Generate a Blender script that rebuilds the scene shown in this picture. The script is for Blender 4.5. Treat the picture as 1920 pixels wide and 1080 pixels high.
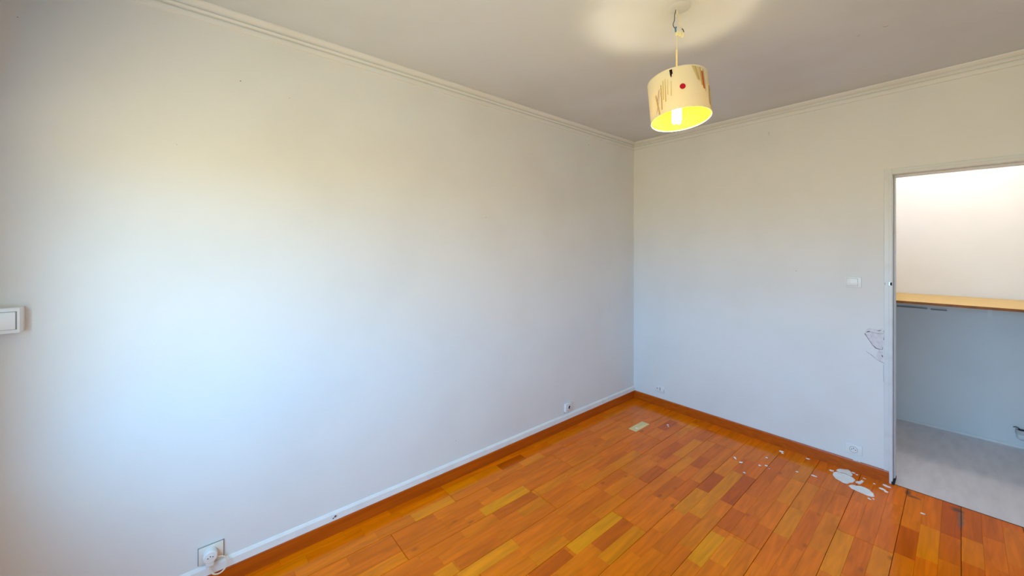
import bpy, bmesh, math, random
from mathutils import Vector, Matrix
random.seed(7)
S = bpy.context.scene
COL = S.collection
for o in list(bpy.data.objects): bpy.data.objects.remove(o)

# ------------------------------------------------------------------ camera, sky, exposure
CAM = Vector((2.136, -3.419, 1.5)); YAW = math.radians(49.72); FPX = 713.7
cd = bpy.data.cameras.new('camera'); cam = bpy.data.objects.new('camera', cd); COL.objects.link(cam)
cam.location = CAM; cam.rotation_euler = (math.pi/2, 0, YAW)
cd.sensor_width = 36; cd.lens = 36*FPX/1920; cd.shift_y = -(540-466)/1920; cd.clip_start = .02
S.camera = cam
S.view_settings.view_transform = 'Standard'; S.view_settings.look = 'None'
S.view_settings.gamma = 1; S.view_settings.use_curve_mapping = False
S.view_settings.exposure = 0.18

SKY_STRENGTH = 13.4
SKY = (.285, .635, 1.06); GROUND = (.50, .44, .255)
w = bpy.data.worlds.new('world'); S.world = w; w.use_nodes = True
nt = w.node_tree; nt.nodes.clear()
tc = nt.nodes.new('ShaderNodeTexCoord'); sp = nt.nodes.new('ShaderNodeSeparateXYZ')
rp = nt.nodes.new('ShaderNodeValToRGB'); bg = nt.nodes.new('ShaderNodeBackground'); wo = nt.nodes.new('ShaderNodeOutputWorld')
mr = nt.nodes.new('ShaderNodeMapRange'); mr.inputs[1].default_value = -1; mr.inputs[2].default_value = 1
nt.links.new(tc.outputs['Generated'], sp.inputs[0]); nt.links.new(sp.outputs[2], mr.inputs[0]); nt.links.new(mr.outputs[0], rp.inputs[0])
cr = rp.color_ramp; cr.elements[0].position = 0; cr.elements[0].color = (*GROUND, 1)
cr.elements[1].position = 1; cr.elements[1].color = (*SKY, 1)
e = cr.elements.new(.47); e.color = (*GROUND, 1); e = cr.elements.new(.53); e.color = (*SKY, 1)
nt.links.new(rp.outputs[0], bg.inputs[0]); bg.inputs[1].default_value = SKY_STRENGTH
nt.links.new(bg.outputs[0], wo.inputs[0])

WX0, WX1, WZ0, WZ1, WY = .50, 3.05, .75, 1.93, -4.0      # window opening in the wall behind the camera
pl = bpy.data.lights.new('window_portal', 'AREA'); pl.shape = 'RECTANGLE'; pl.size = WX1-WX0; pl.size_y = WZ1-WZ0
pl.cycles.is_portal = True
po = bpy.data.objects.new('window_portal', pl); COL.objects.link(po)
po.location = ((WX0+WX1)/2, WY-.16, (WZ0+WZ1)/2); po.rotation_euler = Vector((0, 1, 0)).to_track_quat('-Z', 'Z').to_euler()

BULB_POWER = 300.0; CLOSET_POWER = 72.0
# ------------------------------------------------------------------ helpers
def lin(c):
    return tuple(((x/255+.055)/1.055)**2.4 if x/255 > .04045 else x/255/12.92 for x in c)
def mat(name, rgb, rough=.5, spec=.5, emit=None, es=0, metal=0, coat=0):
    m = bpy.data.materials.new(name); m.use_nodes = True
    b = m.node_tree.nodes['Principled BSDF']
    b.inputs['Base Color'].default_value = (*rgb, 1); b.inputs['Roughness'].default_value = rough
    b.inputs['Specular IOR Level'].default_value = spec; b.inputs['Metallic'].default_value = metal
    b.inputs['Coat Weight'].default_value = coat
    if emit: b.inputs['Emission Color'].default_value = (*emit, 1); b.inputs['Emission Strength'].default_value = es
    return m
def noisy(m, c2, scale=6, lo=.4, hi=.7, bump=0, bscale=120, stretch=(1, 1, 1), detail=4):
    """procedural variation between the material's colour and c2, plus fine relief"""
    n = m.node_tree; b = n.nodes['Principled BSDF']; c1 = tuple(b.inputs['Base Color'].default_value)
    g = n.nodes.new('ShaderNodeNewGeometry'); mp = n.nodes.new('ShaderNodeMapping'); mp.inputs['Scale'].default_value = stretch
    n.links.new(g.outputs['Position'], mp.inputs[0])
    t = n.nodes.new('ShaderNodeTexNoise'); t.inputs['Scale'].default_value = scale; t.inputs['Detail'].default_value = detail
    n.links.new(mp.outputs[0], t.inputs['Vector'])
    r = n.nodes.new('ShaderNodeValToRGB'); r.color_ramp.elements[0].position = lo; r.color_ramp.elements[1].position = hi
    r.color_ramp.elements[0].color = c1; r.color_ramp.elements[1].color = (*c2, 1)
    n.links.new(t.outputs[0], r.inputs[0]); n.links.new(r.outputs[0], b.inputs['Base Color'])
    if bump:
        t2 = n.nodes.new('ShaderNodeTexNoise'); t2.inputs['Scale'].default_value = bscale; t2.inputs['Detail'].default_value = 3
        n.links.new(g.outputs['Position'], t2.inputs['Vector'])
        bu = n.nodes.new('ShaderNodeBump'); bu.inputs['Strength'].default_value = bump; bu.inputs['Distance'].default_value = .002
        n.links.new(t2.outputs[0], bu.inputs['Height']); n.links.new(bu.outputs[0], b.inputs['Normal'])
    return m

def obj(name, bm, m, parent=None, smooth=False, kind=None):
    me = bpy.data.meshes.new(name); bmesh.ops.recalc_face_normals(bm, faces=bm.faces[:]); bm.to_mesh(me); bm.free()
    if smooth:
        for p in me.polygons: p.use_smooth = True
        me.set_sharp_from_angle(angle=math.radians(35))
    o = bpy.data.objects.new(name, me); COL.objects.link(o)
    if m: me.materials.append(m)
    if parent: o.parent = parent; o.matrix_parent_inverse = Matrix.Identity(4)
    if kind: o['kind'] = kind
    return o
def thing(name, label, cat, loc=(0, 0, 0), group=None):
    o = bpy.data.objects.new(name, None); o.empty_display_size = .05; COL.objects.link(o); o.location = loc
    o['label'] = label; o['category'] = cat
    if group: o['group'] = group
    return o
def tag(o, label, cat, group=None):
    o['label'] = label; o['category'] = cat
    if group: o['group'] = group
    return o
def box(bm, x0, x1, y0, y1, z0, z1, bevel=0, seg=2):
    r = bmesh.ops.create_cube(bm, size=1)
    vs = r['verts']
    for v in vs:
        v.co = Vector((x0+(v.co.x+.5)*(x1-x0), y0+(v.co.y+.5)*(y1-y0), z0+(v.co.z+.5)*(z1-z0)))
    if bevel:
        es = list({e for v in vs for e in v.link_edges})
        bmesh.ops.bevel(bm, geom=es, offset=bevel, segments=seg, affect='EDGES', profile=.5)
    return vs
def bxm(*a, **k):
    bm = bmesh.new(); box(bm, *a, **k); return bm
def prism(bm, prof, A, B, U, V):
    """sweep the 2D profile (u,v) from A to B"""
    A, B, U, V = map(Vector, (A, B, U, V)); n = len(prof)
    a = [bm.verts.new(A+U*u+V*v) for u, v in prof]; b = [bm.verts.new(B+U*u+V*v) for u, v in prof]
    for i in range(n): bm.faces.new((a[i], a[(i+1) % n], b[(i+1) % n], b[i]))
    bm.faces.new(a); bm.faces.new(b[::-1])
def lathe(bm, prof, C, axis=(0, 0, 1), n=32, cap=True):
    """revolve (r, h) points about axis through C"""
    C = Vector(C); ax = Vector(axis).normalized(); q = Vector((0, 0, 1)).rotation_difference(ax)
    rings = []
    for r, h in prof:
        if r < 1e-6: rings.append([bm.verts.new(C+q @ Vector((0, 0, h)))])
        else: rings.append([bm.verts.new(C+q @ Vector((r*math.cos(2*math.pi*k/n), r*math.sin(2*math.pi*k/n), h))) for k in range(n)])
    for a, b in zip(rings, rings[1:]):
        for k in range(n):
            k2 = (k+1) % n
            if len(a) == 1 and len(b) > 1: bm.faces.new((a[0], b[k], b[k2]))
            elif len(b) == 1 and len(a) > 1: bm.faces.new((a[k], a[k2], b[0]))
            elif len(a) > 1: bm.faces.new((a[k], a[k2], b[k2], b[k]))
def smoothpath(pts, it=3):
    P = [Vector(p) for p in pts]
    for _ in range(it):
        Q = [P[0]]
        for a, b in zip(P, P[1:]): Q += [a*.75+b*.25, a*.25+b*.75]
        P = Q+[P[-1]]
    return P
def tube(bm, pts, r, n=8):
    P = [Vector(p) for p in pts]; rings = []; up = None
    for i, p in enumerate(P):
        d = (P[min(i+1, len(P)-1)]-P[max(i-1, 0)]).normalized()
        if up is None: up = d.orthogonal().normalized()
        up = (up-d*up.dot(d)).normalized(); s = d.cross(up)
        rings.append([bm.verts.new(p+(up*math.cos(2*math.pi*k/n)+s*math.sin(2*math.pi*k/n))*r) for k in range(n)])
    for a, b in zip(rings, rings[1:]):
        for k in range(n): bm.faces.new((a[k], a[(k+1) % n], b[(k+1) % n], b[k]))
    bm.faces.new(rings[0][::-1]); bm.faces.new(rings[-1])

# ------------------------------------------------------------------ materials
WALLC = (.79, .79, .785)
M_wall = noisy(mat('wall_paint', WALLC, .75, .25), (.755, .75, .74), 2.2, .45, .75, .12, 90)
M_ceil = noisy(mat('ceiling_paint', (.68, .71, .75), .8, .2), (.63, .645, .66), 1.6, .45, .7, .1, 80)
M_trim = noisy(mat('white_gloss_paint', (.82, .81, .80), .35, .4), (.75, .73, .71), 9, .5, .75, .08, 60)
M_frame = noisy(mat('door_frame_paint', (.72, .73, .74), .35, .45), (.66, .66, .66), 12, .5, .8)
M_plast = mat('white_plastic', (.83, .83, .82), .3, .5)
M_plast2 = mat('ivory_plastic', (.80, .76, .68), .35, .5)
M_dark = mat('dark_hole', (.02, .02, .025), .7, .2)
M_grey = mat('grey_shadow_plastic', (.30, .31, .33), .6, .3)
M_metal = mat('steel', (.35, .35, .36), .35, .5, metal=1)
M_crack = mat('exposed_plaster_edge', (.16, .13, .14), .9, .1)
M_plaster = noisy(mat('bare_plaster', (.77, .73, .75), .95, .1), (.66, .61, .63), 60, .4, .7, .4, 300)
M_flake = noisy(mat('paint_flake', (.93, .93, .94), .6, .3), (.84, .83, .85), 90, .5, .8)
M_skirt = noisy(mat('skirting_wood', (.55, .105, .004), .3, .35), (.42, .07, .003), 5, .35, .7, .05, 200, (3, .4, 12))
M_gap = mat('floor_joint_dark', (.05, .014, .004), .8, .2)
M_gold = noisy(mat('pine_worktop', (.72, .48, .15), .4, .4), (.60, .38, .10), 6, .4, .7, 0, 100, (.5, 6, 6))
M_edge = noisy(mat('worktop_edge_band', (.30, .10, .012), .5, .3), (.2, .06, .008), 20, .4, .7)
M_vinyl = noisy(mat('closet_laminate', (.82, .76, .78), .42, .4), (.74, .68, .70), 5, .4, .7, .04, 200, (4, 1, 1))

def wood_material():
    m = bpy.data.materials.new('parquet_wood'); m.use_nodes = True; n = m.node_tree; L = n.links
    b = n.nodes['Principled BSDF']
    oi = n.nodes.new('ShaderNodeObjectInfo'); g = n.nodes.new('ShaderNodeNewGeometry')
    mul = n.nodes.new('ShaderNodeMath'); mul.operation = 'MULTIPLY'; mul.inputs[1].default_value = 37
    L.new(oi.outputs['Random'], mul.inputs[0])
    add = n.nodes.new('ShaderNodeVectorMath'); add.operation = 'ADD'
    L.new(g.outputs['Position'], add.inputs[0]); cx = n.nodes.new('ShaderNodeCombineXYZ'); L.new(mul.outputs[0], cx.inputs[2]); L.new(cx.outputs[0], add.inputs[1])
    mp = n.nodes.new('ShaderNodeMapping'); mp.inputs['Scale'].default_value = (34, 3.2, 1); L.new(add.outputs[0], mp.inputs[0])
    t = n.nodes.new('ShaderNodeTexNoise'); t.inputs['Scale'].default_value = 1.0; t.inputs['Detail'].default_value = 5; t.inputs['Distortion'].default_value = .9
    L.new(mp.outputs[0], t.inputs['Vector'])
    r = n.nodes.new('ShaderNodeMapRange'); r.inputs[1].default_value = .3; r.inputs[2].default_value = .7; r.inputs[3].default_value = .80; r.inputs[4].default_value = 1.10
    L.new(t.outputs[0], r.inputs[0])
    mix = n.nodes.new('ShaderNodeVectorMath'); mix.operation = 'SCALE'; L.new(oi.outputs['Color'], mix.inputs[0]); L.new(r.outputs[0], mix.inputs['Scale'])
    # knots
    mp2 = n.nodes.new('ShaderNodeMapping'); mp2.inputs['Scale'].default_value = (7, 3.6, 1); L.new(add.outputs[0], mp2.inputs[0])
    v = n.nodes.new('ShaderNodeTexVoronoi'); v.inputs['Scale'].default_value = 1.0; L.new(mp2.outputs[0], v.inputs['Vector'])
    kr = n.nodes.new('ShaderNodeMapRange'); kr.inputs[1].default_value = .02; kr.inputs[2].default_value = .10; kr.inputs[3].default_value = .5; kr.inputs[4].default_value = 0
    L.new(v.outputs['Distance'], kr.inputs[0])
    mk = n.nodes.new('ShaderNodeMix'); mk.data_type = 'RGBA'; L.new(kr.outputs[0], mk.inputs[0]); L.new(mix.outputs[0], mk.inputs[6]); mk.inputs[7].default_value = (.16, .035, .004, 1)
    # damp grey stains against the closet floor, each with its own outline
    last = mk.outputs[2]
    tn = n.nodes.new('ShaderNodeTexNoise'); tn.inputs['Scale'].default_value = 40; L.new(g.outputs['Position'], tn.inputs['Vector'])
    for cxx, cyy, rx, ry, col in [(2.135, -.16, .016, .15, (.16, .12, .08)), (2.118, -.06, .03, .035, (.10, .06, .03)), (1.925, -.05, .018, .05, (.07, .045, .02)), (1.95, -.085, .035, .018, (.14, .06, .02))]:
        sb = n.nodes.new('ShaderNodeVectorMath'); sb.operation = 'SUBTRACT'; L.new(g.outputs['Position'], sb.inputs[0]); sb.inputs[1].default_value = (cxx, cyy, 0)
        dv = n.nodes.new('ShaderNodeVectorMath'); dv.operation = 'MULTIPLY'; L.new(sb.outputs[0], dv.inputs[0]); dv.inputs[1].default_value = (1/rx, 1/ry, 0)
        ln = n.nodes.new('ShaderNodeVectorMath'); ln.operation = 'LENGTH'; L.new(dv.outputs[0], ln.inputs[0])
        ad = n.nodes.new('ShaderNodeMath'); ad.operation = 'ADD'; L.new(ln.outputs['Value'], ad.inputs[0]); L.new(tn.outputs[0], ad.inputs[1])
        q = n.nodes.new('ShaderNodeMapRange'); q.inputs[1].default_value = .9; q.inputs[2].default_value = 1.5; q.inputs[3].default_value = .75; q.inputs[4].default_value = 0
        L.new(ad.outputs[0], q.inputs[0])
        mm = n.nodes.new('ShaderNodeMix'); mm.data_type = 'RGBA'; L.new(q.outputs[0], mm.inputs[0]); L.new(last, mm.inputs[6]); mm.inputs[7].default_value = (*col, 1); last = mm.outputs[2]
    L.new(last, b.inputs['Base Color'])
    b.inputs['Roughness'].default_value = .15; b.inputs['Specular IOR Level'].default_value = .2
    bu = n.nodes.new('ShaderNodeBump'); bu.inputs['Strength'].default_value = .08; bu.inputs['Distance'].default_value = .001
    L.new(t.outputs[0], bu.inputs['Height']); L.new(bu.outputs[0], b.inputs['Normal'])
    return m
M_wood = wood_material()

# ------------------------------------------------------------------ room shell
RX, CH = 3.15, 2.56                      # room width, ceiling height
DX0, DX1, DZ = 1.85, 2.68, 1.975         # doorway opening
T = .10                                  # partition thickness
NY, NX0 = 1.345, 1.45                    # closet far wall, closet left wall
Z = lambda n, bm, m, p=None: obj(n, bm, m, p, kind='structure')
wl = Z('wall_left', bxm(-.12, 0, WY-.2, T, 0, CH), M_wall)
bm = bmesh.new()
box(bm, 0, DX0-.0005, 0, T, 0, CH); box(bm, DX1, RX, 0, T, 0, CH); box(bm, DX0-.0005, DX1, 0, T, DZ+.0005, CH)
wb = Z('wall_back', bm, M_wall)
Z('wall_right', bxm(RX, RX+.12, WY-.2, NY+.1, 0, CH), M_wall)
bm = bmesh.new()
box(bm, 0, WX0, WY-.2, WY, 0, CH); box(bm, WX1, RX, WY-.2, WY, 0, CH)
box(bm, WX0, WX1, WY-.2, WY, 0, WZ0); box(bm, WX0, WX1, WY-.2, WY, WZ1, CH)
Z('wall_front', bm, M_wall)
ce = Z('ceiling', bxm(-.12, RX+.12, WY-.2, T, CH, CH+.12), M_ceil)
Z('wall_closet', bxm(NX0-.1, RX, NY, NY+.1, 0, CH), M_wall)
Z('wall_closet_left', bxm(NX0-.1, NX0, T, NY, 0, CH), M_wall)
Z('ceiling', bxm(NX0-.1, RX+.12, T, NY+.1, CH-.0, CH+.12), M_ceil)
# window behind the camera
wf = Z('window_1', bxm(WX0, WX1, WY-.13, WY-.07, WZ0, WZ0+.06, bevel=.004), M_trim)
Z('window_frame', bxm(WX0, WX1, WY-.13, WY-.07, WZ1-.06, WZ1, bevel=.004), M_trim, wf)
for x in (WX0, (WX0+WX1)/2-.04, WX1-.06):
    Z('window_frame', bxm(x, x+.06, WY-.13, WY-.07, WZ0+.06, WZ1-.06, bevel=.004), M_trim, wf)
Z('window_sill', bxm(WX0-.03, WX1+.03, WY-.07, WY+.03, WZ0-.03, WZ0, bevel=.004), M_trim, wf)
gm = bpy.data.materials.new('window_glass'); gm.use_nodes = True; n = gm.node_tree; n.nodes.remove(n.nodes['Principled BSDF'])
tr = n.nodes.new('ShaderNodeBsdfTransparent'); gl = n.nodes.new('ShaderNodeBsdfGlossy'); gl.inputs['Roughness'].default_value = .02
ms = n.nodes.new('ShaderNodeMixShader'); ms.inputs[0].default_value = .06; tr.inputs[0].default_value = (.97, .99, .98, 1)
n.links.new(tr.outputs[0], ms.inputs[1]); n.links.new(gl.outputs[0], ms.inputs[2]); n.links.new(ms.outputs[0], n.nodes['Material Output'].inputs[0])
for a, b in ((WX0+.06, (WX0+WX1)/2-.04), ((WX0+WX1)/2+.02, WX1-.06)):
    Z('window_pane', bxm(a, b, WY-.102, WY-.098, WZ0+.06, WZ1-.06), gm, wf)

# unseen roller-shutter casing over the window, added to darken the upper left wall
sbx = Z('added_shutter_casing', bxm(0, RX, WY, WY+.068, 1.935, 2.28, bevel=.004), M_trim)
# floor: dark bed, then parquet strips laid in rows along the left wall
fl = Z('floor', bxm(0, RX, WY, 0, -.06, -.0065), M_gap)
PW, OFF = .0717, -.015
ANCH = [(0,-2.55,-2.213,-1),(1,-2.213,-2.0,1.2),(2,-2.47,-2.213,2),(1,-1.80,-1.58,-2),(2,-1.66,-1.46,1.5),(3,-2.613,-2.37,-.6),(4,-2.613,-2.36,-.4),
 (5,-.63,-.42,6),(5,-2.15,-1.81,3),(6,-2.11,-1.81,-1.2),(6,-1.79,-1.52,1),(7,-1.99,-1.80,1),(7,-.43,-.2,-1.8),(8,-2.56,-2.46,1.5),(8,-2.45,-2.2,-1),
 (9,-2.48,-2.15,2),(9,-.46,-.25,1),(9,-.25,-.12,1.5),(10,-.84,-.54,-1.5),(11,-2.16,-1.93,1),(11,-1.185,-.95,-1.6),(10,-1.185,-.92,.5),(9,-1.185,-.86,.4),
 (11,-.73,-.39,1.5),(11,-.37,-.14,-1),(12,-2.23,-1.99,-2),(12,-1.97,-1.575,3),(12,-.96,-.67,1.5),(13,-1.86,-1.575,-1.6),(13,-.77,-.6,-1.5),
 (14,-1.9,-1.575,1.5),(15,-1.29,-.99,2),(15,-.99,-.74,-2),(15,-.73,-.47,1),(16,-1.25,-1.0,2),(16,-1.0,-.62,2),(17,-1.0,-.61,-2),(14,-1.20,-.93,-1),
 (18,-1.58,-1.3,3),(19,-1.5,-1.26,1.2),(18,-1.24,-1.02,-1.5),(19,-1.24,-1.0,-.8),(20,-.75,-.42,1.2),(20,-.42,-.13,1.5),(21,-1.06,-.75,1.8),(21,-.75,-.39,1.2),
 (23,-1.04,-.65,1),(22,-1.1,-.7,-.6),(24,-1.17,-.777,2),(25,-1.12,-.777,-.5),(26,-1.03,-.777,1.5),(27,-.47,-.06,.5),(27,-.76,-.48,-2),(28,-.38,0,.1),
 (28,-.71,-.38,1.5),(29,-.39,0,-2),(29,-.65,-.39,-.8),(30,-.59,-.35,.8),(30,-.35,0,-1),(31,-.54,-.26,0),(31,-.26,0,-.8),(24,-.777,-.4,0),(25,-.777,-.35,-.2)]
JOINTS = {0: [-2.213, -.9, -3.3], 1: [-2.613, -1.41], 2: [-3.0, -1.8, -.61], 3: [-2.4, -1.185], 4: [-2.8, -1.575, -.33], 5: [-2.1, -.9],
          6: [-1.25, -.2], 7: [-1.62, -.39], 8: [-2.0, -.777], 9: [-1.25], 10: [-.95], 11: [-1.5, -.3], 12: [-.8], 13: [-1.3]}
def tone_color(t, jit):
    base = Vector((.86, .178, .0003)); light = Vector((.92, .300, .0006)); dark = Vector((.62, .105, .0003)); pale = Vector((.92, .72, .32))
    if t > 4: c = pale
    elif t > 0: c = base.lerp(light, min(t/3, 1.1))
    else: c = base.lerp(dark, min(-t/2, 1.1))
    return (c.x*jit, c.y*jit, c.z*jit, 1)
def visible(x, y):
    d = Vector((x, y, 0))-CAM; zc = -math.sin(YAW)*d.x+math.cos(YAW)*d.y; xc = math.cos(YAW)*d.x+math.sin(YAW)*d.y
    if zc < .1: return 0
    u = 960+FPX*xc/zc; v = 466-FPX*d.z/zc
    return 1 if (-10 < u < 1930 and v < 1100) else 0
strips = []
for r in range(44):
    x0 = OFF+r*PW; x1 = x0+PW; b = r//3
    js = sorted(JOINTS.get(b, [])); an = sorted([a for a in ANCH if a[0] == r], key=lambda a: a[1])
    segs = []; cuts = []
    y = WY
    events = an+[(r, None, None, None)]
    for a in events:
        end = a[1] if a[1] is not None else 0
        stops = [j for j in js if y+.03 < j < end-.03]+[end]
        for st in stops:
            while st-y > .42:
                L = random.uniform(.2, .38); segs.append((y, y+L, random.gauss(0, .45))); y += L
            if st-y > .002: segs.append((y, st, random.gauss(0, .45)))
            y = st
        if a[1] is not None: segs.append((a[1], a[2], a[3])); y = a[2]
    for y0, y1, t in segs:
        X0, X1 = max(x0, 0), min(x1, RX)
        if X1-X0 < .01: continue
        gl_ = .0011 if r % 3 == 0 else .0002; gr_ = .0011 if r % 3 == 2 else .0002
        g0 = .0014 if any(abs(y0-j) < .012 for j in js) else .0002; g1 = .0014 if any(abs(y1-j) < .012 for j in js) else .0002
        strips.append((X0+gl_, X1-gr_, y0+g0, y1-g1, t))
def strip_geo(bm, x0, x1, y0, y1, h):
    c = .0004
    lo = [bm.verts.new(p) for p in ((x0, y0, -.006), (x1, y0, -.006), (x1, y1, -.006), (x0, y1, -.006))]
    mi = [bm.verts.new(p) for p in ((x0, y0, h-c), (x1, y0, h-c), (x1, y1, h-c), (x0, y1, h-c))]
    hi = [bm.verts.new(p) for p in ((x0+c, y0+c, h), (x1-c, y0+c, h), (x1-c, y1-c, h), (x0+c, y1-c, h))]
    for A, B in ((lo, mi), (mi, hi)):
        for k in range(4): bm.faces.new((A[k], A[(k+1) % 4], B[(k+1) % 4], B[k]))
    bm.faces.new(hi)
vis = []; hid = []
for s in strips:
    v = any(visible(x, y) for x in (s[0], s[1]) for y in (s[2], s[3], (s[2]+s[3])/2))
    (vis if v else hid).append(s)
vis.sort(key=lambda s: (Vector(((s[0]+s[1])/2, (s[2]+s[3])/2, 0))-CAM).length)
for k, s in enumerate(vis[:300]):
    bm = bmesh.new(); strip_geo(bm, *s[:4], random.uniform(-.0003, .0001))
    o = obj('plank', bm, M_wood, fl); o.color = tone_color(s[4], random.uniform(.94, 1.06))
rest = vis[300:]+hid
bm = bmesh.new()
for s in rest: strip_geo(bm, *s[:4], 0)
o = obj('planks', bm, M_wood, fl, kind='stuff'); o.color = tone_color(0, 1)
print('strips visible', len(vis), 'rest', len(rest))
fl2 = Z('floor', bxm(NX0, RX, 0, NY, -.06, 0), M_vinyl)
Z('threshold', bxm(DX0, DX1, -.001, .004, -.004, .0012), M_gap, fl2)

# skirting boards and the painted ledge over the left one
SK = [(0, 0), (.013, 0), (.013, .068), (.010, .075), (0, .075)]
def sweep(name, prof, A, B, U, m, parent=None):
    bm = bmesh.new(); prism(bm, prof, A, B, U, (0, 0, 1)); return Z(name, bm, m, parent)
sweep('baseboard_left', SK, (0, WY, 0), (0, 0, 0), (1, 0, 0), M_skirt)
sweep('baseboard_back', SK, (0, 0, 0), (1.838, 0, 0), (0, -1, 0), M_skirt)
sweep('baseboard_right', SK, (RX, WY, 0), (RX, 0, 0), (-1, 0, 0), M_skirt)
sweep('trim_1', [(0, .0755), (.0140, .0755), (.0115, .106), (.005, .115), (0, .118)], (0, WY, 0), (0, 0, 0), (1, 0, 0), M_trim)
CR = [(0, -.072), (.009, -.070), (.012, -.050), (.004, -.047), (.004, -.042), (.013, -.040), (.020, -.032), (.010, -.028), (.010, -.023), (.020, -.019), (.030, -.012), (.038, -.006), (.038, 0), (0, 0)]
sweep('trim_2', CR, (0, WY, CH), (0, 0, CH), (1, 0, 0), M_wall)
sweep('trim_3', CR, (0, 0, CH), (RX, 0, CH), (0, -1, 0), M_wall)
sweep('trim_4', CR, (RX, WY, CH), (RX, 0, CH), (-1, 0, 0), M_wall)
sweep('trim_5', CR, (0, WY, CH), (RX, WY, CH), (0, 1, 0), M_wall)
sweep('trim_6', [(0, 0), (.006, 0), (.006, .018), (0, .02)], (NX0, NY, 0), (RX, NY, 0), (0, -1, 0), M_trim)

# steel door frame: flat face with a stepped lip, deep reveal
door = Z('door_1', bxm(1.815, DX0, -.006, .0, 0, 2.008, bevel=.0015), M_frame)
def fr(name, *a): return Z(name, bxm(*a, bevel=.0015), M_frame, door)
fr('head_casing', DX0, DX1+.035, -.006, 0, DZ, 2.008)
fr('right_casing', DX1, DX1+.035, -.006, 0, 0, DZ)
fr('casing_lip', 1.838, DX0+.001, -.010, -.006, 0, 1.99)
fr('casing_lip', DX0+.001, DX1, -.010, -.006, DZ-.001, 1.99)
fr('reveal_lining', DX0, DX0+.004, -.008, T+.006, .001, DZ-.004)
fr('reveal_lining', DX1-.004, DX1, -.008, T+.006, .001, DZ-.004)
fr('reveal_lining', DX0, DX1, -.008, T+.006, DZ-.004, DZ)
fr('rebate_stop', DX0+.004, DX0+.012, .045, T+.006, .02, DZ-.004)
fr('rebate_stop', DX0+.012, DX1-.004, .045, T+.006, DZ-.014, DZ-.004)
Z('rubber_seal', bxm(DX0+.0035, DX0+.0055, .030, .045, .02, DZ-.006), M_grey, door)
Z('frame_foot', bxm(DX0-.001, DX0+.013, -.011, T, 0, .018), M_dark, door)
st = Z('strike_plate', bxm(1.835, 1.851, -.0125, -.0098, 1.262, 1.288, bevel=.0008), M_metal, door)
Z('latch_hole', bxm(1.8435, 1.8515, -.0135, -.009, 1.266, 1.284), M_dark, door)
Z('screw_mark', bxm(1.8185, 1.8205, -.0068, -.005, 1.266, 1.281), M_grey, door)

# damaged plaster beside the door frame: bare patches with lifted dark edges
def wall_poly(name, pts, y, m, parent, depth=.0012):
    bm = bmesh.new(); f = [bm.verts.new((x, y-depth, z)) for x, z in pts]; b_ = [bm.verts.new((x, 0, z)) for x, z in pts]
    bm.faces.new(f)
    for k in range(len(pts)): bm.faces.new((f[k], b_[k], b_[(k+1) % len(pts)], f[(k+1) % len(pts)]))
    return Z(name, bm, m, parent)
wall_poly('bare_plaster', [(1.726, .962), (1.745, .975), (1.79, .972), (1.806, .985), (1.812, .93), (1.808, .846), (1.778, .849), (1.744, .893), (1.724, .94)], 0, M_plaster, wb, .0006)
wall_poly('bare_plaster', [(1.790, .842), (1.809, .842), (1.810, .765), (1.797, .768), (1.775, .79)], 0, M_plaster, wb, .0005)
def crack(pts, ws):
    bm = bmesh.new(); P = [Vector((x, 0, z)) for x, z in pts]; L = []; R = []
    for i, p in enumerate(P):
        d = (P[min(i+1, len(P)-1)]-P[max(i-1, 0)]).normalized(); nrm = Vector((-d.z, 0, d.x))*ws[i % len(ws)]
        L.append(bm.verts.new(p+nrm+Vector((0, -.0018, 0)))); R.append(bm.verts.new(p-nrm+Vector((0, -.0009, 0))))
    for i in range(len(P)-1): bm.faces.new((L[i], L[i+1], R[i+1], R[i]))
    Z('plaster_crack', bm, M_crack, wb)
crack([(1.732, .948), (1.740, .952), (1.748, .954)], [.0015, .0035])
crack([(1.722, .937), (1.728, .927), (1.733, .917), (1.744, .896), (1.760, .868), (1.776, .850), (1.792, .846), (1.807, .846), (1.8085, .862)], [.0026, .0018, .0012, .0011, .0014])
crack([(1.728, .944), (1.737, .949), (1.752, .952), (1.768, .949), (1.784, .947), (1.800, .949), (1.812, .951)], [.0007, .0011, .0006])
crack([(1.783, .964), (1.792, .966), (1.800, .970)], [.0012, .002])
crack([(1.813, .972), (1.816, .955), (1.815, .93), (1.813, .91)], [.0008, .0016])
crack([(1.730, .820), (1.745, .808), (1.760, .796), (1.775, .782), (1.790, .770), (1.808, .763), (1.816, .759)], [.0006, .0009, .0011])
crack([(1.803, .812), (1.806, .805), (1.809, .797)], [.001, .003])
crack([(1.812, .75), (1.811, .70), (1.813, .64)], [.0004])

# small nail holes and chips in the paint
def speck(parent, p, nrm, r, m=M_crack):
    bm = bmesh.new(); nrm = Vector(nrm)
    lathe(bm, [(r, 0), (r*.9, .0008), (0, .0010)], Vector(p), nrm, 7); Z('nail_hole', bm, m, parent)
for y, z, r in [(-3.24, 2.268, .003), (-3.043, 2.24, .0018), (-3.46, 1.938, .0015), (-3.878, 2.31, .0018), (-1.847, 1.715, .0025), (-2.089, .244, .0022), (-.716, 2.42, .004), (-.62, 1.6, .002)]:
    speck(wl, (0, y, z), (1, 0, 0), r, M_grey)
speck(wb, (1.349, 0, 1.335), (0, -1, 0), .003, M_grey)
bm = bmesh.new(); lathe(bm, [(.006, 0), (.005, .001), (0, .0012)], (.0178, -2.836, .098), (1, 0, 0), 7)
lathe(bm, [(.004, 0), (.003, .001), (0, .0012)], (.0178, -2.846, .092), (1, 0, 0), 6)
Z('nail_hole', bm, M_crack, wl)
def scratch(parent, pts, r, m):
    bm = bmesh.new(); tube(bm, pts, r, 5); Z('paint_scratch', bm, m, parent)
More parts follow.
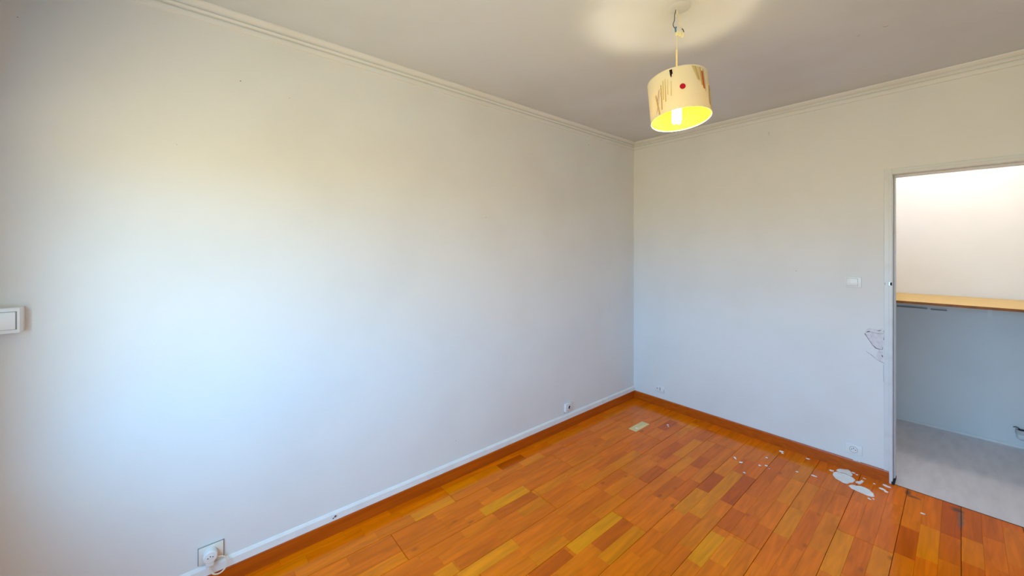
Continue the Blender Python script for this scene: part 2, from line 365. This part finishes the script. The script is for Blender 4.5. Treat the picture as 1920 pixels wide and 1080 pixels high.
scratch(wb, [(1.170, 0, 2.402), (1.176, 0, 2.395), (1.172, 0, 2.383), (1.176, 0, 2.372)], .001, M_grey)
scratch(ce, [(1.895, -.89, CH), (1.902, -.883, CH), (1.912, -.882, CH)], .0012, M_grey)
scratch(ce, [(1.800, -.87, CH), (1.812, -.880, CH)], .001, M_grey)

# ------------------------------------------------------------------ pendant lamp
LX, LY = 1.327, -1.783
Rv = Vector((math.cos(YAW), math.sin(YAW), 0)); Av = Vector((-math.sin(YAW), math.cos(YAW), 0))
lamp = thing('pendant_lamp', 'drum pendant lamp with printed cream shade and lit compact bulb hanging from ceiling', 'lamp', (LX, LY, CH))
def lpt(r, a, z): return Rv*r+Av*a+Vector((0, 0, z-CH))        # lamp-local point: right, away, world height
M_cord = mat('cream_cord', (.80, .66, .38), .5, .4)
M_rose = mat('ceiling_plate', (.74, .70, .60), .5, .4)
M_blue = mat('blue_wire', (.06, .18, .38), .5, .4); M_black = mat('dark_wire', (.05, .035, .02), .5, .4)
M_block = mat('terminal_block_plastic', (.86, .80, .52), .4, .5)
bm = bmesh.new(); lathe(bm, [(.047, 0), (.047, -.001), (.044, -.002), (.012, -.003), (0, -.003)], lpt(.012, .0, CH), n=36); obj('ceiling_plate', bm, M_ceil, lamp, True)
bm = bmesh.new(); tube(bm, smoothpath([lpt(-.001, 0, CH-.004), lpt(.0, 0, CH-.02), lpt(.006, 0, CH-.03), lpt(.0, 0, CH-.04), lpt(-.006, 0, CH-.032)]), .0022); obj('hook', bm, M_rose, lamp, True)
bm = bmesh.new(); tube(bm, smoothpath([lpt(-.004, 0, CH-.01), lpt(-.010, .0, CH-.035), lpt(-.009, 0, CH-.055), lpt(-.017, 0, CH-.072), lpt(-.014, 0, CH-.085), lpt(-.006, 0, 2.468)]), .0017); obj('wire', bm, M_black, lamp, True)
bm = bmesh.new(); tube(bm, smoothpath([lpt(-.003, 0, 2.474), lpt(-.007, -.002, 2.466), lpt(-.006, -.002, 2.458), lpt(-.004, 0, 2.452)]), .0035); obj('wire', bm, M_blue, lamp, True)
bm = bmesh.new(); tube(bm, smoothpath([lpt(.002, 0, CH-.01), lpt(.012, .002, CH-.04), lpt(.010, 0, CH-.08), lpt(.022, 0, 2.476), lpt(.018, 0, 2.460)]), .0016); obj('wire', bm, M_cord, lamp, True)
bm = bmesh.new(); tube(bm, smoothpath([lpt(.022, 0, 2.468), lpt(.029, 0, 2.462), lpt(.032, 0, 2.448), lpt(.028, 0, 2.436)]), .0018); obj('wire', bm, M_black, lamp, True)
bm = bmesh.new()
q = Matrix.Rotation(YAW+.1, 4, 'Z') @ Matrix.Rotation(.25, 4, 'Y')
for k in range(3):
    vs = box(bm, -.009+k*.013, .003+k*.013, -.006, .006, -.009, .009, bevel=.0015)
for v in bm.verts: v.co = q @ v.co + lpt(.004, 0, 2.447)
obj('terminal_block', bm, M_block, lamp, True)
bm = bmesh.new(); tube(bm, [lpt(.002, .0, 2.45), lpt(.0005, 0, 2.40), lpt(0, 0, 2.36), lpt(0, 0, 2.22)], .0019); obj('cord', bm, M_cord, lamp, True)
bm = bmesh.new(); tube(bm, [lpt(0, 0, 2.375), lpt(0, 0, 2.19)], .0040); obj('cord_grip', bm, M_cord, lamp, True)
# shade, tilted a little on its cord
SR, SH = .122, .178
def translucent(name, c, tcol, f):
    m = bpy.data.materials.new(name); m.use_nodes = True; n = m.node_tree; n.nodes.remove(n.nodes['Principled BSDF'])
    d = n.nodes.new('ShaderNodeBsdfDiffuse'); t = n.nodes.new('ShaderNodeBsdfTranslucent'); s = n.nodes.new('ShaderNodeMixShader')
    d.inputs[0].default_value = (*c, 1); t.inputs[0].default_value = (*tcol, 1); s.inputs[0].default_value = f
    n.links.new(d.outputs[0], s.inputs[1]); n.links.new(t.outputs[0], s.inputs[2]); n.links.new(s.outputs[0], n.nodes['Material Output'].inputs[0]); return m
M_out = translucent('shade_cream', (.80, .73, .55), (.85, .68, .36), .12)
M_in = translucent('shade_lining', (.72, .60, .012), (.8, .62, .08), .13)
nrm = (-.045*Rv+.12*Av+Vector((0, 0, 1))).normalized()
ROT = Vector((0, 0, 1)).rotation_difference(nrm).to_matrix()
TOPC = lpt(0, 0, 2.236)
FA = math.atan2(-Av.y, -Av.x)                                  # azimuth facing the viewer's side of the room
def sh(phi, v, r=SR):                                          # phi: to the right of the front, v: 0 top, 1 bottom
    a = FA+phi
    return TOPC+ROT @ Vector((r*math.cos(a), r*math.sin(a), -v*SH))
def cyl(name, r, m, v0=0., v1=1.):
    bm = bmesh.new(); N = 72
    A = [bm.verts.new(sh(2*math.pi*k/N, v0, r)) for k in range(N)]; B = [bm.verts.new(sh(2*math.pi*k/N, v1, r)) for k in range(N)]
    for k in range(N): bm.faces.new((A[k], A[(k+1) % N], B[(k+1) % N], B[k]))
    return bm
shade = obj('shade', cyl('shade', SR, M_out), M_out, lamp, True)
obj('lining', cyl('l', SR-.0012, M_in), M_in, shade, True)
for v in (0, 1):
    bm = bmesh.new(); N = 72; P = [sh(2*math.pi*k/N, v, SR-.0006) for k in range(N+1)]; tube(bm, P, .0018, 6)
    obj('rim', bm, M_out, shade, True)
# spider holding the shade
bm = bmesh.new()
for k in range(3): tube(bm, [sh(k*2.094+.6, .03, SR-.002), TOPC+ROT @ Vector((0, 0, -.045))+Vector((0, 0, 0))], .0014, 6)
lathe(bm, [(.012, .002), (.022, .002), (.022, -.002), (.012, -.002), (.012, .002)], TOPC+ROT @ Vector((0, 0, -.046)), nrm, 20)
obj('shade_carrier', bm, M_metal, shade, True)
def quadpatch(pts, m, r=SR+.0007):
    """flat print on the shade: four (deg, v) corners"""
    bm = bmesh.new(); N = 8; g = []
    for i in range(N+1):
        row = []
        for j in range(N+1):
            s, t = i/N, j/N
            p = [(1-s)*(1-t)*pts[0][k]+s*(1-t)*pts[1][k]+s*t*pts[2][k]+(1-s)*t*pts[3][k] for k in (0, 1)]
            row.append(bm.verts.new(sh(math.radians(p[0]), p[1], r)))
        g.append(row)
    for i in range(N):
        for j in range(N): bm.faces.new((g[i][j], g[i+1][j], g[i+1][j+1], g[i][j+1]))
    return obj('print', bm, m, shade, True)
P_ = {k: translucent('print_'+k, c, c, .15) for k, c in dict(black=(.025, .02, .02), orange=(.62, .13, .02), tan=(.62, .42, .17), grey=(.42, .40, .34),
      olive=(.66, .55, .27), pink=(.60, .34, .34), plum=(.30, .13, .16), brown=(.38, .22, .07), red=(.55, .02, .04), buff=(.80, .62, .33)).items()}
bm = bmesh.new(); N = 20; c0 = bm.verts.new(sh(math.radians(-16.5), .50, SR+.0010))
ring = [bm.verts.new(sh(math.radians(-16.5+5.3*math.cos(2*math.pi*k/N)), .50+.068*math.sin(2*math.pi*k/N), SR+.0010)) for k in range(N)]
for k in range(N): bm.faces.new((c0, ring[k], ring[(k+1) % N]))
obj('print', bm, P_['red'], shade, True)
quadpatch([(-37, .03), (-32, .03), (-31.5, .14), (-36.5, .17)], P_['black']); quadpatch([(-36.5, .14), (-32.5, .12), (-34, .21), (-35.5, .22)], P_['black'])
quadpatch([(24, .12), (28.5, .12), (30, .56), (25.5, .54)], P_['orange'])
quadpatch([(29.5, .06), (31.5, .06), (33, .62), (31.2, .60)], P_['grey'])
quadpatch([(9, .03), (13, .03), (18, .36), (15, .36)], P_['tan']); quadpatch([(15, .03), (17.5, .03), (19.5, .40), (18, .40)], P_['olive'])
quadpatch([(19.5, .04), (23, .04), (24.5, .48), (21.5, .48)], P_['tan']); quadpatch([(3, .02), (9, .02), (16, .38), (13, .36)], P_['olive'])
quadpatch([(46, .40), (62, .34), (58, .50), (48, .52)], P_['tan']); quadpatch([(44, .5), (51, .44), (46, .84), (40, .86)], P_['olive'])
quadpatch([(49, .44), (52, .44), (45, .88), (42.5, .88)], P_['brown']); quadpatch([(55, .08), (58, .07), (63, .30), (57, .20)], P_['tan'])
quadpatch([(52, .45), (80, .30), (78, .98), (44, .98)], P_['buff'])
quadpatch([(-62, .42), (-59, .36), (-66, .62), (-70, .72)], P_['plum']); quadpatch([(-60, .5), (-57, .44), (-70, .88), (-74, .95)], P_['pink'])
for a, b, v0, v1, k in [(-52, -50, .22, .68, 'olive'), (-47, -46, .2, .75, 'tan'), (-42, -41, .24, .6, 'olive'), (-57, -55, .3, .9, 'tan'), (-36, -35, .3, .66, 'olive')]:
    quadpatch([(a, v0), (b, v0), (b-2, v1), (a-3, v1)], P_[k])
quadpatch([(-72, .5), (-69, .45), (-63, .98), (-66, 1.0)], P_['tan'])
# socket and lit compact bulb
bm = bmesh.new(); lathe(bm, [(0, 0), (.009, 0), (.015, -.012), (.016, -.055), (.013, -.062), (0, -.062)], lpt(0, 0, 2.215), n=24); obj('socket', bm, M_plast, lamp, True)
bm = bmesh.new(); lathe(bm, [(0, 0), (.010, 0), (.016, -.006), (.017, -.03), (.014, -.034), (0, -.034)], lpt(0, 0, 2.156), n=24); bulb = obj('bulb', bm, M_plast, lamp, True)
M_tube = mat('lit_tube', (1, 1, 1), .4, .3, (1.0, .84, .55), BULB_POWER)
for sx in (-.010, .010):
    bm = bmesh.new(); pts = [lpt(sx, -.009, 2.126)]+[lpt(sx, -.009, 2.062)]+[lpt(sx, -.009*math.cos(t), 2.062-.009*math.sin(t)) for t in (.5, 1.0, 1.57, 2.1, 2.6)]+[lpt(sx, .009, 2.062), lpt(sx, .009, 2.126)]
    tube(bm, pts, .0062, 10); obj('glowing_tube', bm, M_tube, bulb, True)

# ------------------------------------------------------------------ switches and sockets
def rect_plate(bm, axis, c0, c1, z0, z1, d0, d1, bevel):
    """plate on the left wall (axis 'x') or back wall (axis 'y'); d = distance from the wall"""
    if axis == 'x': box(bm, d0, d1, c0, c1, z0, z1, bevel=bevel)
    else: box(bm, c0, c1, -d1, -d0, z0, z1, bevel=bevel)
def plate(name, axis, c0, c1, z0, z1, d0, d1, m, parent, bevel=.002):
    bm = bmesh.new(); rect_plate(bm, axis, c0, c1, z0, z1, d0, d1, bevel)
    l = parent.location if parent else Vector((0, 0, 0))
    for v in bm.verts: v.co -= l
    return obj(name, bm, m, parent, True)
def disc(name, axis, c, z, d0, r, d1, m, parent, inner=None, n=32):
    bm = bmesh.new()
    C = Vector((d0, c, z)) if axis == 'x' else Vector((c, -d0, z)); ax = (1, 0, 0) if axis == 'x' else (0, -1, 0)
    if inner: prof = [(r, 0), (r, d1-d0), (inner, d1-d0), (inner, 0), (r, 0)]
    else: prof = [(r, 0), (r, d1-d0-.0006), (r-.0006, d1-d0), (0, d1-d0)]
    lathe(bm, prof, C, ax, n)
    l = Vector((0, 0, 0)); p = parent
    while p: l += p.location; p = p.parent
    for v in bm.verts: v.co -= l
    return obj(name, bm, m, parent, True)

sw = thing('light_switch', 'white surface-mounted light switch box on the left wall at the picture edge', 'light switch', (0, -3.903, 1.255))
plate('housing', 'x', -3.944, -3.861, 1.213, 1.298, 0, .048, M_plast, sw, .001)
plate('cover_plate', 'x', -3.944, -3.861, 1.213, 1.298, .049, .058, M_plast, sw, .001)
plate('rocker', 'x', -3.936, -3.8695, 1.226, 1.285, .058, .063, M_plast, sw, .0015)
plate('rocker_gap', 'x', -3.9375, -3.8668, 1.2245, 1.2865, .0575, .0584, M_grey, sw, .0002)

sw2 = thing('light_switch', 'white double-framed flush light switch on the back wall left of the doorway', 'light switch', (1.664, 0, 1.274))
plate('cover_plate', 'y', 1.622, 1.706, 1.239, 1.309, 0, .008, M_plast, sw2, .002)
plate('rocker_gap', 'y', 1.630, 1.690, 1.248, 1.299, .0075, .0084, mat('switch_joint', (.5, .5, .5), .5), sw2, .0002)
plate('rocker', 'y', 1.6315, 1.6885, 1.2495, 1.2975, .008, .0115, M_plast, sw2, .0015)

def french_socket(axis, c, z, w, h, label, m=M_plast, face=True, bare=False):
    loc = (0, c, z) if axis == 'x' else (c, 0, z)
    t = thing('wall_socket', label, 'socket', loc)
    plate('cover_plate', axis, c-w/2, c+w/2, z-h/2, z+h/2, 0, .009, m, t, .002)
    if face:
        disc('socket_rim', axis, c, z, .0085, .0215, .0105, M_grey, t, inner=.0200)
        disc('socket_well', axis, c, z, .0085, .0200, .0093, M_plast, t)
        for a, b in ((-.0095, -.001), (.0095, -.001)): disc('pin_hole', axis, c+a, z+b, .0093, .0028, .0098, M_dark, t, n=12)
        disc('earth_pin', axis, c, z+.0095, .0093, .0026, .018, M_metal, t, n=12)
    return t
french_socket('y', 1.668, .147, .084, .066, 'white round-faced power socket above the skirting left of the doorway')
# corner aerial / telephone socket
t = thing('wall_socket', 'white aerial socket with dark slot low on the back wall near the corner', 'socket', (.283, 0, .165))
plate('cover_plate', 'y', .236, .330, .138, .192, 0, .010, M_plast, t, .002)
plate('cover_plate', 'y', .276, .322, .143, .188, .010, .013, M_plast, t, .0015)
disc('aerial_jack', 'y', .260, .167, .010, .0055, .0125, M_grey, t, n=16)
plate('slot', 'y', .288, .2925, .154, .182, .0125, .0136, M_dark, t, .0003)
plate('plate_edge', 'y', .3225, .3245, .140, .170, .010, .0118, M_grey, t, .0002)
# small jack on left wall
t = thing('wall_socket', 'small square telephone socket with dark opening low on the left wall', 'socket', (0, -.999, .172))
plate('cover_plate', 'x', -1.041, -.957, .137, .206, 0, .0165, M_plast, t, .003)
plate('insert_frame', 'x', -1.022, -.976, .147, .196, .0155, .0170, M_grey, t, .0008)
plate('insert', 'x', -1.0195, -.9785, .1495, .1935, .016, .0185, M_plast, t, .001)
plate('jack_opening', 'x', -1.006, -.992, .160, .183, .018, .0192, M_dark, t, .0004)
plate('jack_opening', 'x', -1.000, -.986, .172, .185, .018, .0194, M_dark, t, .0004)
plate('painted_shadow', 'x', -1.043, -.955, .133, .137, 0, .008, M_grey, t, .0004)  # solid grey strip painted in as the shade under the plate

# socket with plug, lower left
t = thing('wall_socket', 'cream wall socket above the skirting on the left wall behind a plug', 'socket', (0, -3.345, .162))
plate('cover_plate', 'x', -3.389, -3.303, .127, .198, 0, .011, M_plast2, t, .0025)
plate('backing_gasket', 'x', -3.392, -3.300, .125, .201, 0, .003, M_grey, t, .0005)
pg = thing('power_plug', 'round white power plug with pin holes and a looped cream cable in the cream socket', 'plug', (.012, -3.352, .147))
O_ = Vector((.012, -3.352, .147))
def loc(bm):
    for v in bm.verts: v.co -= O_
    return bm
bm = bmesh.new(); lathe(bm, [(0, 0), (.0255, 0), (.0265, .004), (.0250, .030), (.0215, .034), (0, .034)], (.0115, -3.350, .168), (1, 0, 0), 32)
obj('plug_body', loc(bm), M_plast, pg, True)
bm = bmesh.new(); box(bm, .013, .040, -3.366, -3.336, .124, .156, bevel=.005, seg=3); obj('cable_outlet', loc(bm), M_plast, pg, True)
bm = bmesh.new(); lathe(bm, [(.0155, 0), (.0155, .0006), (.0145, .0010), (0, .0010)], (.0452, -3.350, .168), (1, 0, 0), 28); obj('plug_face', loc(bm), M_plast, pg, True)
for dy, dz in ((-.0085, -.001), (.0085, .0), (0, .004)):
    bm = bmesh.new(); lathe(bm, [(.0022, 0), (.0022, .0008), (0, .0008)], (.0459, -3.350+dy, .169+dz), (1, 0, 0), 10); obj('pin_hole', loc(bm), M_dark, pg)
M_cable = mat('cream_cable', (.82, .68, .50), .45, .4)
bm = bmesh.new(); C = Vector((.034, -3.321, .114))
pts = [C+Vector((.006*math.sin(a), -.030*math.cos(a), -.033*math.sin(a))) for a in [math.radians(d) for d in range(-25, 262, 12)]]
pts = [Vector((.030, -3.351, .118))]+pts[0:1]+pts[1:]+[Vector((.026, -3.330, .150))]
tube(bm, pts[1:], .0030, 8); obj('cable', loc(bm), M_cable, pg, True)

# ------------------------------------------------------------------ closet: worktop, drain pipe, lamp
SY, SZ = .62, 1.112
sh_ = thing('worktop', 'yellow pine worktop with brown front edge spanning the closet beyond the doorway', 'worktop', (NX0, SY, SZ))
L0 = Vector((NX0, SY, SZ))
def lb(*a, **k):
    bm = bxm(*a, **k)
    for v in bm.verts: v.co -= L0
    return bm
obj('board', lb(NX0+.002, RX-.002, SY+.003, NY-.002, SZ-.018, SZ), M_gold, sh_)
obj('front_edge', lb(NX0+.002, RX-.002, SY, SY+.0028, SZ-.018, SZ-.0008), M_edge, sh_)
for x in (1.72, 2.270, 2.95):
    b_ = obj('bracket', lb(x, x+.022, NY-.30, NY-.002, SZ-.024, SZ-.0185), M_trim, sh_)
    obj('bracket_leg', lb(x, x+.022, NY-.008, NY-.002, SZ-.145, SZ-.0245), M_trim, b_)
obj('cleat', lb(1.77, 1.95, NY-.012, NY, SZ-.125, SZ-.112, bevel=.002), M_grey, sh_)
obj('cleat', lb(1.97, 2.06, NY-.012, NY, SZ-.128, SZ-.117, bevel=.002), M_grey, sh_)
M_pvc = noisy(mat('grey_pvc', (.62, .60, .60), .4, .4), (.5, .47, .47), 30, .4, .7)
dp = thing('drain_pipe', 'white plastic drain elbow with dark open mouth low on the closet wall', 'pipe', (2.43, NY, .12))
O_ = Vector((2.43, NY, .12))
bm = bmesh.new(); tube(bm, smoothpath([(2.43, NY-.001, .105), (2.43, NY-.035, .103), (2.43, NY-.07, .105), (2.43, NY-.075, .135), (2.43, NY-.075, .15)]), .028, 20); obj('elbow', loc(bm), M_plast, dp, True)
bm = bmesh.new(); lathe(bm, [(.028, 0), (.034, .002), (.034, .030), (.028, .032), (.024, .030), (.024, .006), (.028, 0)], (2.43, NY-.075, .128), (0, 0, 1), 28); obj('collar', loc(bm), M_pvc, dp, True)
bm = bmesh.new(); lathe(bm, [(.024, 0), (0, 0)], (2.43, NY-.075, .158), (0, 0, 1), 24); obj('open_mouth', loc(bm), M_dark, dp)
for a in (0.4, 2.2, 4.0, 5.3):
    bm = bmesh.new()
    tube(bm, smoothpath([(2.43+.020*math.cos(a), NY-.075+.020*math.sin(a), .157), (2.43+.03*math.cos(a+.3), NY-.075+.03*math.sin(a+.3), .170), (2.43+.045*math.cos(a+.6), NY-.075+.04*math.sin(a+.6), .166)], 2), .003, 6)
    obj('torn_seal', loc(bm), M_dark, dp, True)
bm = bmesh.new(); lathe(bm, [(.045, 0), (.045, .003), (.028, .005)], (2.43, NY, .105), (0, -1, 0), 28); obj('wall_collar', loc(bm), M_plast, dp, True)
cl = thing('ceiling_lamp', 'round white glass lamp glowing on the closet ceiling above the worktop', 'lamp', (2.10, .70, CH))
O_ = Vector((2.10, .70, CH))
bm = bmesh.new(); lathe(bm, [(0, 0), (.085, 0), (.085, -.02), (.07, -.03), (0, -.03)], O_, n=32); obj('lamp_base', loc(bm), M_trim, cl, True)
bm = bmesh.new(); lathe(bm, [(.06, 0)]+[(.085*math.sin(t), -.065+.085*math.cos(t)*.9) for t in [math.radians(d) for d in range(45, 180, 12)]]+[(0, -.1415)], O_+Vector((0, 0, -.022)), n=32)
obj('globe', loc(bm), mat('lit_globe', (1, 1, 1), .4, .3, (1.0, .93, .87), CLOSET_POWER), cl, True)

# ------------------------------------------------------------------ paint flakes on the floor
def flake(pts, label, th=.0016, curl=.0015, group='white paint flakes fallen on the parquet', z=0.0003):
    cx = sum(p[0] for p in pts)/len(pts); cy = sum(p[1] for p in pts)/len(pts)
    R_ = max(math.hypot(p[0]-cx, p[1]-cy) for p in pts)
    P = []
    n = len(pts)
    for i in range(n):                                            # ragged outline
        a, b = Vector(pts[i]), Vector(pts[(i+1) % n]); P += [a, (a+b)/2+Vector((random.uniform(-1, 1), random.uniform(-1, 1)))*R_*.045]
    bm = bmesh.new(); rings = []
    for s, zz in ((1, 0), (1, 1), (.6, .8), (.25, .55)):
        rings.append([bm.verts.new(((p.x-cx)*s, (p.y-cy)*s, (0 if zz == 0 else th*.9)+(curl*(s**2) if zz else curl*.3)*(.5+.5*math.sin(i*1.7)))) for i, p in enumerate(P)])
    for A, B in zip(rings, rings[1:]):
        for k in range(len(P)): bm.faces.new((A[k], A[(k+1) % len(P)], B[(k+1) % len(P)], B[k]))
    bm.faces.new(rings[-1]); bm.faces.new(rings[0][::-1])
    o = obj('paint_flake', bm, M_flake); o.location = (cx, cy, z); tag(o, label, 'paint flake', group); return o
flake([(1.591,-.087),(1.605,-.043),(1.641,-.020),(1.658,-.036),(1.672,-.075),(1.669,-.094),(1.636,-.085),(1.605,-.094)], 'wide white paint flake lying nearest the skirting in the pile by the doorway', .002, .004)
flake([(1.583,-.138),(1.598,-.104),(1.637,-.099),(1.678,-.111),(1.694,-.141),(1.688,-.175),(1.668,-.224),(1.645,-.225),(1.607,-.206),(1.586,-.169)], 'largest white paint flake, rounded with a grey dent, in the pile by the doorway', .002, .004)
flake([(1.677,-.245),(1.693,-.213),(1.728,-.196),(1.768,-.198),(1.790,-.236),(1.798,-.261),(1.788,-.279),(1.76,-.278),(1.72,-.273),(1.692,-.263)], 'long pointed white paint flake lying in front of the pile by the doorway', .002, .004)
flake([(1.697,-.158),(1.712,-.133),(1.72,-.105),(1.732,-.11),(1.728,-.14),(1.72,-.162),(1.702,-.171)], 'crumbled white paint flake right beside the largest flake', .0025, .003)
def small(x, y, a, b, rot, label, z=.0003, group='white paint flakes fallen on the parquet'):
    pts = []
    for k in range(7):
        t = 2*math.pi*k/7; r = random.uniform(.8, 1.1); u, v = a*r*math.cos(t), b*r*math.sin(t)
        pts.append((x+u*math.cos(rot)-v*math.sin(rot), y+u*math.sin(rot)+v*math.cos(rot)))
    flake(pts, label, min(.0025, b*.4), min(.0015, b*.3), group, z)
small(1.571,-.114,.013,.009,.4, 'small white paint crumb just left of the largest flake')
small(1.671,-.036,.011,.008,0, 'small white paint crumb right of the flake nearest the skirting')
small(1.689,-.045,.007,.005,.5, 'tiny white paint crumb second right of the flake nearest the skirting')
small(1.728,-.062,.009,.003,-.3, 'thin pinkish paint sliver between the pile and the skirting end')
small(1.778,-.090,.006,.004,0, 'tiny paint crumb halfway between the pile and the door frame foot')
small(1.832,-.064,.021,.011,-.2, 'oval white paint flake just in front of the door frame foot')
small(1.820,-.127,.017,.010,-.3, 'oval white paint flake second from the door frame foot, left piece')
small(1.838,-.143,.011,.009,-.3, 'small white paint flake touching the oval second from the door frame')
small(1.781,-.314,.011,.006,-.5, 'small white paint crumb below the tip of the long pointed flake')
small(1.797,-.297,.006,.005,0, 'tiny paint crumb at the very tip of the long pointed flake')
small(1.510,-.279,.017,.006,0, 'flat white paint sliver left of the pile, alone on a reddish plank')
small(1.424,-.308,.008,.006,.6, 'small pale paint crumb on the long yellow plank near the skirting')
small(1.429,-.056,.011,.007,.2, 'white paint crumb close to the skirting on the yellow plank end')
small(1.279,-.085,.017,.012,.5, 'chunky white paint flake lying alone beside the back skirting')
small(1.290,-.108,.007,.005,0, 'tiny paint crumb touching the chunky flake beside the back skirting')
small(1.235,-.265,.009,.006,.3, 'pinkish paint crumb, farthest of the four in mid floor')
small(1.236,-.414,.009,.006,.1, 'pinkish paint crumb, leftmost of the four in mid floor')
small(1.266,-.383,.009,.007,.1, 'white paint crumb, rightmost of the four in mid floor')
small(1.291,-.406,.005,.003,.4, 'tiny splinter of paint, nearest of the four in mid floor')
small(1.091,-.442,.020,.006,-.9, 'narrow lilac paint sliver lying left of the mid-floor crumbs')
small(1.139,-.470,.012,.008,.9, 'bright white paint flake just right of the narrow lilac sliver')
small(1.199,-.589,.008,.006,0, 'lone paint crumb nearest the middle of the parquet')
small(.387,-.573,.017,.009,.2, 'curled white paint flake lying on the pale plank near the corner')
small(.525,-.320,.009,.007,.2, 'white paint crumb on the violet plank near the corner')
small(.543,-.345,.007,.005,.5, 'smaller white crumb beside the one on the violet plank')
small(1.995,-.256,.010,.005,0, 'small cream paint chip on the parquet in front of the closet')
small(1.683,-.0075,.022,.0035,0, 'white paint sliver resting on top of the back skirting', .0752)
